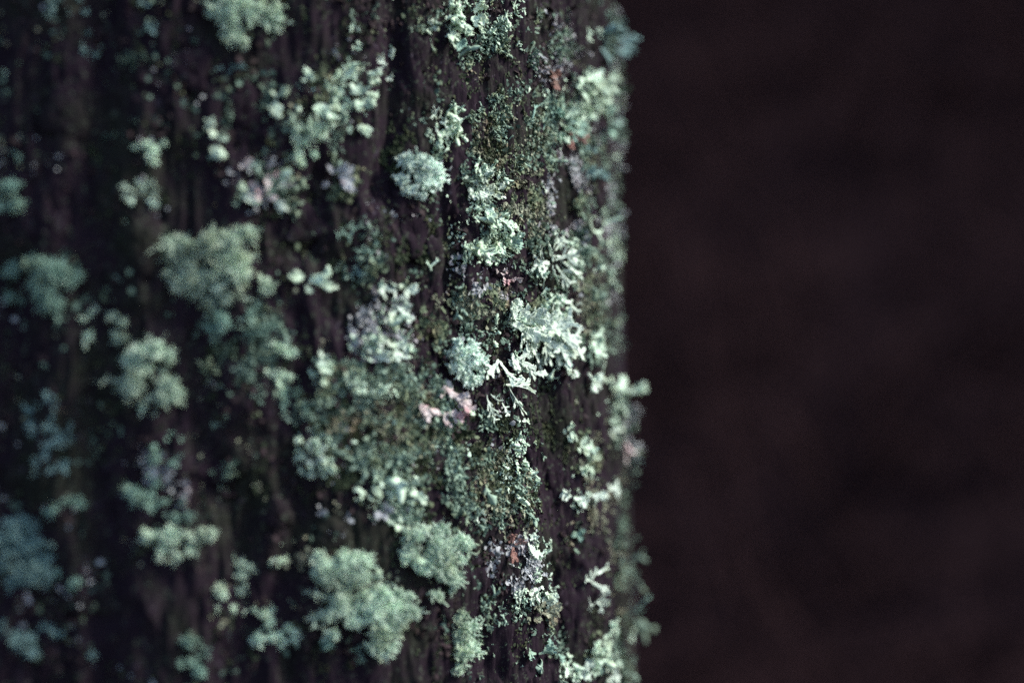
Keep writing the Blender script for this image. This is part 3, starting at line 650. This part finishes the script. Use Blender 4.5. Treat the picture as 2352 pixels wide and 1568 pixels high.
BARE = [(905,200,55,150),(950,560,62,60),(1000,630,34,60),(740,520,70,70),(330,620,60,120),(260,1130,60,110),(640,1340,60,50),(1180,1500,110,90),(1275,1080,50,150),
        (1310,1380,45,120),(1290,950,60,80),(330,1410,130,140),(250,560,80,60),(1130,630,60,26),(930,1540,130,70),(700,1550,150,60),(200,850,90,90),(480,480,70,60),
        (150,230,130,120),(1330,60,26,60),(1285,440,24,70),(560,1200,90,60),(880,1250,60,24),(970,120,70,60),(700,120,60,70),(1110,740,30,20),(700,720,60,60),(860,330,26,120),(120,520,90,60)]
# ---------------------------------------------------------------- crusts and moss that nobody could count
def crumbs(name, label, col, n, size, patches=(), cat="lichen", lo=.0, hi=1.0, seed=1, box=(-140, 1470, -80, 1660), freq=26., thr=.1, stand=.5):
    """Tiny curled scales; patches (x,y,rx,ry,weight) plus a noise-driven scatter over the whole bark."""
    xs, ys = [], []
    tw = sum(p[4]*p[2]*p[3] for p in patches) if patches else 0
    npz = int(n*.95) if patches else 0
    for px_, py_, rx, ry, wt in patches:
        k = int(npz*wt*rx*ry/tw); an = rng.uniform(0, 6.283, k); ro = np.sqrt(rng.uniform(0, 1, k))*(1+.18*rng.normal(size=k))
        xs.append(px_+np.cos(an)*ro*rx); ys.append(py_+np.sin(an)*ro*ry)
    k = int(n*1.3)
    xs.append(rng.uniform(box[0], box[1], k)); ys.append(rng.uniform(box[2], box[3], k))
    isb = np.concatenate([np.zeros(len(q), bool) for q in xs[:-1]]+[np.ones(k, bool)])
    x = np.concatenate(xs); y = np.concatenate(ys)
    q = np.stack([x/1000, y/1000, np.full_like(x, seed*3.7)], -1)
    big = fbm(q*np.array([freq*.35, freq*.22, 1]), 3, seed); fine = fbm(q*np.array([freq*2.6, freq*2.2, 1]), 2, seed+50)
    med = fbm(q*np.array([freq*1.1, freq*.95, 1]), 2, seed+90)
    keep = np.where(isb, (big > thr) & (fine > .02) & (med > 0), (med > .0) & (fine > -.25))
    bare = np.zeros(x.shape)
    for bx, by, rx, ry in BARE:
        bare = np.maximum(bare, np.clip(2.4-1.9*np.sqrt(((x-bx)/rx)**2+((y-by)/ry)**2), 0, 1))
    prob = (1-(.55 if col == 'moss' else .93)*bare)*np.interp(x, [-200, 400, 700, 900], [.05, .08, .4, 1.0] if col in ('olive', 'mint') else [.28, .35, .7, 1.0])
    keep &= rng.uniform(0, 1, x.shape) < prob
    x, y = x[keep], y[keep]
    P, nn, hit = surf(x, y); P, nn = P[hit], nn[hit]; x = x[hit]
    m = len(P)
    r1 = nrand((m, 3)); D = unit(r1 - nn*np.sum(r1*nn, -1, keepdims=True)*(1-stand*.6) + nn*stand)
    Bv = unit(np.cross(D, nn)+nrand((m, 3))*.35)
    s = size*np.exp(nrand(m)*.42)
    s = np.minimum(s, size*2.4)
    base = P+nn*.0008
    N2 = unit(np.cross(Bv, D))
    v0 = base-Bv*(s*.28)[:, None]; v1 = base+Bv*(s*.28)[:, None]
    mid = base+D*(s*.55)[:, None]+N2*(s*.10)[:, None]
    v2 = mid+Bv*(s*.45)[:, None]; v3 = mid-Bv*(s*.45)[:, None]
    tipc = base+D*s[:, None]-N2*(s*.12)[:, None]
    v4 = tipc+Bv*(s*.2)[:, None]; v5 = tipc-Bv*(s*.2)[:, None]
    V = np.stack([v0, v1, v2, v3, v4, v5], 1).reshape(-1, 3)
    i0 = np.arange(m)[:, None]*6
    Fq = np.concatenate([i0+np.array([[0, 1, 2, 3]]), i0+np.array([[3, 2, 4, 5]])])
    o = obj(name, mesh_np(name, V, Fq, M[col])); tag(o, label, cat, kind='stuff')
    return m
crumbs("moss", "dark green moss and algae growing between the lichens on the bark", 'moss', 90000, .0010,
       [(1170,320,80,80,1),(950,560,70,60,.8),(900,330,50,60,.7),(880,1000,180,120,1),(1110,1080,120,120,1),(560,800,90,110,.6),(1270,980,60,80,.5),(760,560,60,60,.4),(1440,1400,26,200,1)], cat="moss", seed=2, thr=-.15)
crumbs("crust_lichen", "olive-yellow crumbs of crust lichen on the ridges", 'olive', 26000, .0013,
       [(1170,330,70,60,1),(1200,470,50,50,1.6),(1110,700,52,40,1.2),(995,720,36,54,2),(1350,700,36,60,1.3),(940,1000,80,60,.7),(1120,1110,70,70,.9),(1340,1040,36,50,1.2),(820,880,70,40,.9),(1245,720,40,30,1.2),(1010,300,40,40,.8),(800,440,50,60,.6),(730,200,70,50,.5)], seed=3, thr=.25)
crumbs("crust_lichen", "grey-green flakes of crust lichen scattered over the bark", 'teal', 52000, .0013,
       [(880,950,170,110,1.2),(1080,1010,60,70,1.4),(780,880,90,60,1.2),(990,1130,120,90,1),(560,780,90,110,.9),(1230,300,90,110,.9),(900,620,60,60,.7),(1360,600,50,90,.8),(1430,850,24,120,1.2),(1435,1350,26,240,1.0),(180,620,120,90,.3),(600,250,90,80,.4),(1180,560,100,80,.8),(1120,720,70,60,.8),(1250,1460,60,60,.8)], seed=4, thr=.12)
crumbs("crust_lichen", "pale tan granules of crust lichen around the central rosette", 'tan', 18000, .0012,
       [(1105,700,56,44,2),(1190,480,50,60,1.2),(1350,700,36,60,1.6),(1080,790,30,30,.8),(1150,640,36,26,1),(960,940,60,50,.6),(1330,800,40,50,1),(700,1270,60,30,.5),(1160,1150,60,90,.9),(1360,1170,40,50,.7)], seed=5, thr=.32)
crumbs("crust_lichen", "tiny bright pale flakes dotted over the bark", 'mint', 2200, .0013,
       [(850,870,110,60,.8),(1120,560,90,90,.9),(1270,260,80,80,1),(900,1000,160,100,.35),(1030,1030,60,70,.7),(1170,1110,60,80,1.3),(990,440,60,40,.5),(1340,1130,50,50,.8),(1250,1400,50,50,.8),(1380,600,40,100,.6),(760,230,110,70,.9),(600,430,70,70,.6)], seed=6, thr=.38)
crumbs("crust_lichen", "dull lilac-grey crumbs of crust lichen in the furrows", 'lilac', 16000, .0014,
       [(1290,450,50,90,1.2),(1420,500,30,240,1.5),(1180,1290,60,60,1),(870,760,70,60,.7),(380,1100,60,100,.5),(1110,640,70,60,.8),(590,400,60,50,.6)], seed=7, thr=.35)
crumbs("crust_lichen", "brown and purplish scales of dead crust on the bark", 'brown', 50000, .0017, [], seed=8, thr=-.25)

def small_lobes(name, label, col, n, size, patches, seed, thr=.05, edge=False):
    """Sheets of small forked lobes, each a few millimetres, overlapping too closely to count."""
    xs, ys = [], []
    tw = sum(p[4]*p[2]*p[3] for p in patches)
    for px_, py_, rx, ry, wt in patches:
        k = int(n*2.6*wt*rx*ry/tw); an = rng.uniform(0, 6.283, k); ro = np.sqrt(rng.uniform(0, 1.25, k))
        xs.append(px_+np.cos(an)*ro*rx); ys.append(py_+np.sin(an)*ro*ry)
    x = np.concatenate(xs); y = np.concatenate(ys)
    q = np.stack([x/1000, y/1000, np.full_like(x, seed*5.1)], -1)
    a_ = fbm(q*np.array([27, 19, 1]), 3, seed+200)
    keep = a_ > thr
    if edge: keep &= x > 1380
    bare = np.zeros(x.shape)
    for bx, by, rx, ry in BARE:
        bare = np.maximum(bare, np.clip(2.4-1.9*np.sqrt(((x-bx)/rx)**2+((y-by)/ry)**2), 0, 1))
    keep &= rng.uniform(0, 1, x.shape) > .93*bare
    x, y = x[keep], y[keep]; P, nn, hit = surf(x, y); hit |= edge; P, nn = P[hit], nn[hit]; m = len(P)
    r1 = nrand((m, 3)) - np.array([0, 0, .35])
    D = unit(unit(r1 - nn*np.sum(r1*nn, -1, keepdims=True)) + nn*(.3+(.8 if edge else 0)+.35*np.abs(rng.normal(size=(m, 1)))))
    sz = size*np.exp(nrand(m)*.4)
    V, Fq = grow(P+nn*.0006, D, unit(nn+nrand((m, 3))*.4), sz*.55, sz*.17, thick=.22, levels=2, fork=36, shrink=.75, K=4, sides=4,
                 curl=1.0, wave=.3, tip=.45, wshrink=.95, nfork=2)
    o = obj(name, mesh_np(name, V, Fq, M[col])); tag(o, label, "lichen", kind='stuff')
    return m
small_lobes("small_leafy_lichen", "mat of small pale overlapping lobes from the middle of the trunk to its edge", 'mint', 2600, .0030,
    [(1110,430,44,50,1.6),(1110,545,60,60,1.5),(1300,270,50,70,1.4),(1350,220,50,44,1.4),(1345,800,44,56,1.3),(860,880,70,35,1.1),(1020,280,50,44,1.2),(1380,1480,40,56,1.6),(1320,1545,60,24,1.5),
     (780,200,80,56,1.1),(1340,1140,60,25,1.4),(1230,1370,46,44,1.3),(1060,50,80,44,1.4),(750,840,40,34,1.1),(1190,1080,40,70,1.2),(1270,600,60,70,.9),(1390,560,36,70,1.2),(1230,780,90,90,.8),
     (1180,60,60,60,1),(900,690,50,50,1),(880,800,60,40,1),(1220,1260,40,60,1),(900,1140,70,50,.8),(1410,880,24,80,1.2),(1410,200,20,200,.9),(720,1040,40,50,.9)], 1, thr=.16)
small_lobes("small_leafy_lichen", "ragged dark fringe of leafy lobes standing out from the trunk edge", 'grey', 300, .0046,
    [(1415,90,30,90,1.5),(1420,230,26,90,1.4),(1430,420,12,160,.5),(1445,900,20,90,1.6),(1455,1030,14,60,1.3),(1460,1300,10,200,.25),(1462,1500,10,100,.4)], 9, thr=.05, edge=True)
small_lobes("small_leafy_lichen", "lilac-grey fringe of curled lobes at the trunk edge", 'lilac', 150, .0042,
    [(1418,150,26,120,1.5),(1440,930,22,70,1.6),(1430,420,14,120,1.0),(1450,1010,14,50,1.3)], 12, thr=.1, edge=True)
small_lobes("small_leafy_lichen", "mat of small grey-green lobes between the pale ones", 'grey', 10000, .0025,
    [(1180,350,120,130,1),(1220,90,90,60,1.1),(1110,1110,80,90,.9),(1300,300,90,160,1.1),(1380,420,46,240,1.3),(1350,700,70,120,1.2),(1110,720,80,70,.8),(870,950,190,110,1.0),(1060,1050,110,110,.9),(960,1110,150,90,.8),(1200,1080,60,90,.8),
     (1430,1000,26,320,1.2),(1430,1400,30,220,1.2),(1200,1450,100,90,.7),(780,330,120,90,.5),(560,800,110,100,.6),(640,430,110,70,.4),(1150,80,200,70,.9),(950,330,60,60,.7),(820,560,60,80,.5)], 2, thr=.26)
small_lobes("small_leafy_lichen", "mat of small ochre-green lobes on the ridges", 'tan', 2600, .0020,
    [(1170,330,90,80,1),(1200,480,60,60,1.4),(1000,740,44,70,1.6),(1110,700,56,46,1.2),(1350,700,40,80,1.4),(1340,1040,50,60,1.2),(900,980,130,70,.7),(1110,1100,80,80,.8),(1420,1300,30,200,.7)], 3, thr=.12)
small_lobes("small_leafy_lichen", "mat of small dull lilac-grey lobes at the trunk edge and in hollows", 'lilac', 900, .0026,
    [(1400,400,40,200,1.4),(1300,450,50,80,1),(870,740,70,70,.8),(1200,1290,60,50,1),(1440,950,20,80,1.4),(600,410,60,60,.6),(1310,130,80,90,.8)], 4, thr=.2)

def rest_of_trunk(label, col, n, size, seed, thr, freq=(16., 16., 11.)):
    """The same growth carried round and up and down the trunk beyond the close view."""
    ph = rng.uniform(-math.pi, math.pi, n*4); z = rng.uniform(-1.25, 2.4, n*4)
    inview = (ph > math.radians(-24)) & (ph < math.radians(86)) & (np.abs(z) < .165+.03*vnoise(np.stack([ph*9, z*0, z*0], -1), 8))
    P0 = np.stack([np.sin(ph), -np.cos(ph), z], -1)
    c = np.stack([np.sin(ph)*R0, -np.cos(ph)*R0, z], -1)
    keep = (~inview) & (fbm(c*np.array(freq)*1.6, 3, seed) > thr) & (fbm(c*60, 2, seed+5) > -.1)
    P0 = P0[keep][:n]; rr = Rs(P0)
    P = np.stack([P0[:, 0]*rr, P0[:, 1]*rr, P0[:, 2]], -1); nn = np.stack([P0[:, 0], P0[:, 1], P0[:, 2]*0], -1); m = len(P)
    r1 = nrand((m, 3)) - np.array([0, 0, .35])
    D = unit(unit(r1 - nn*np.sum(r1*nn, -1, keepdims=True)) + nn*(.4+.35*np.abs(rng.normal(size=(m, 1)))))
    sz = size*np.exp(nrand(m)*.45)
    V, Fq = grow(P, D, unit(nn+nrand((m, 3))*.4), sz*.55, sz*.17, thick=.22, levels=2, fork=36, shrink=.75, K=3, sides=3, curl=1.0, wave=.3, tip=.45, wshrink=.95)
    o = obj("small_leafy_lichen", mesh_np("small_leafy_lichen", V, Fq, M[col])); tag(o, label, "lichen", kind='stuff')
rest_of_trunk("pale lichen lobes spread over the rest of the trunk, above and below", 'mint', 12000, .0050, 301, .30)
rest_of_trunk("grey-green lichen lobes spread over the rest of the trunk, above and below", 'grey', 18000, .0042, 302, .10)
rest_of_trunk("dull sage lichen lobes spread over the rest of the trunk, above and below", 'sage', 10000, .0046, 303, .26)

# ---------------------------------------------------------------- the wood behind
n1, n2 = 90, 90
gx = np.linspace(-1, 1, n1); gx = np.sign(gx)*np.abs(gx)**1.8*150
GX, GY = np.meshgrid(gx, gx)
def ground_h(x, y):
    s = np.clip((y*0.9+x*.3-4.0)/40, 0, 1)
    return -1.4 + .10*fbm(np.stack([x*.5, y*.5, x*0], -1), 3, 90)*np.clip((np.hypot(x, y)-.3), 0, 1) + 34*s**1.1
GZ = ground_h(GX, GY)
gi = np.arange(n1*n2).reshape(n2, n1)
obj("forest_floor", mesh_np("forest_floor", np.stack([GX, GY, GZ], -1).reshape(-1, 3), np.stack([gi[:-1, :-1], gi[:-1, 1:], gi[1:, 1:], gi[1:, :-1]], -1).reshape(-1, 4), M['soil']))['kind'] = 'structure'
def far_tree(x, y, r, h, label, seed):
    gz = float(ground_h(np.array(x), np.array(y)))-.1
    t = obj("pine_tree", None, loc=(x, y, gz)); tag(t, label, "tree", "dim tree trunks in the wood behind")
    m_, k_ = 28, 60; an = np.arange(m_)*2*math.pi/m_; z = np.linspace(0, h, k_)
    AN, ZZ = np.meshgrid(an, z)
    c = np.stack([np.cos(AN)*r*8, np.sin(AN)*r*8, ZZ*2], -1)
    rad = r*(1-.75*ZZ/h)*(1+.10*fbm(c*2, 3, seed)) + .4*r*np.exp(-ZZ*3)
    V = np.stack([np.cos(AN)*rad + .05*np.sin(ZZ*.5+seed), np.sin(AN)*rad, ZZ], -1).reshape(-1, 3)
    g_ = np.arange(m_*k_).reshape(k_, m_); gr = np.roll(g_, -1, 1)
    obj("trunk", mesh_np("trunk", V, np.stack([g_[:-1], gr[:-1], gr[1:], g_[1:]], -1).reshape(-1, 4), M['darkbark']), t)
    n = 46; zz = rng.uniform(h*.3, h*.96, n); aa = rng.uniform(0, 6.283, n)
    D = unit(np.stack([np.cos(aa), np.sin(aa), np.full(n, -.12)], -1)); P = np.stack([np.zeros(n), np.zeros(n), zz], -1)
    V, Fq = grow(P, D, np.tile([0., 0, 1], (n, 1)), (h-zz)*.11+.2, np.full(n, .03), thick=.8, levels=4, fork=30, shrink=.75, K=3, sides=3, nfork=3, curl=.8, wshrink=.85)
    cr = obj("crown", mesh_np("crown", V, Fq, M['needles']), t); cr['kind'] = 'stuff'
far = [(6.6,14.5,.20,16,"slim dim trunk on the slope, the first one in the dark beside the lichen tree"),
       (10.6,15.5,.17,14,"dim trunk well away from the lichen tree, thinner than its neighbour"),
       (13.5,22.5,.22,16,"thick trunk high up on the rising slope"),
       (17.5,20.0,.20,15,"far trunk at the open end of the wood"),
       (3.0,14.0,.20,15,"trunk partly hidden by the lichen tree, on the slope")]
for i, (x, y, r, h, lb) in enumerate(far): far_tree(x, y, r, h, lb, 40+i)
# undergrowth on the slope
n = 4200
ux = rng.uniform(-2, 12, n); uy = rng.uniform(2.6, 15, n)
P = np.stack([ux, uy, ground_h(ux, uy)-.05], -1)
D = unit(nrand((n, 3))*.6+np.array([0, 0, 1.0]))
V, Fq = grow(P, D, unit(nrand((n, 3))), .35*np.exp(nrand(n)*.3), np.full(n, .02), thick=.3, levels=3, fork=32, shrink=.8, K=3, sides=3, nfork=2, curl=1.0, droop=.2)
tag(obj("undergrowth", mesh_np("undergrowth", V, Fq, M['needles'])), "dark bushes and saplings covering the slope behind", "undergrowth", kind='stuff')
print("tris", sum(len(m.polygons)*2 for m in bpy.data.meshes))
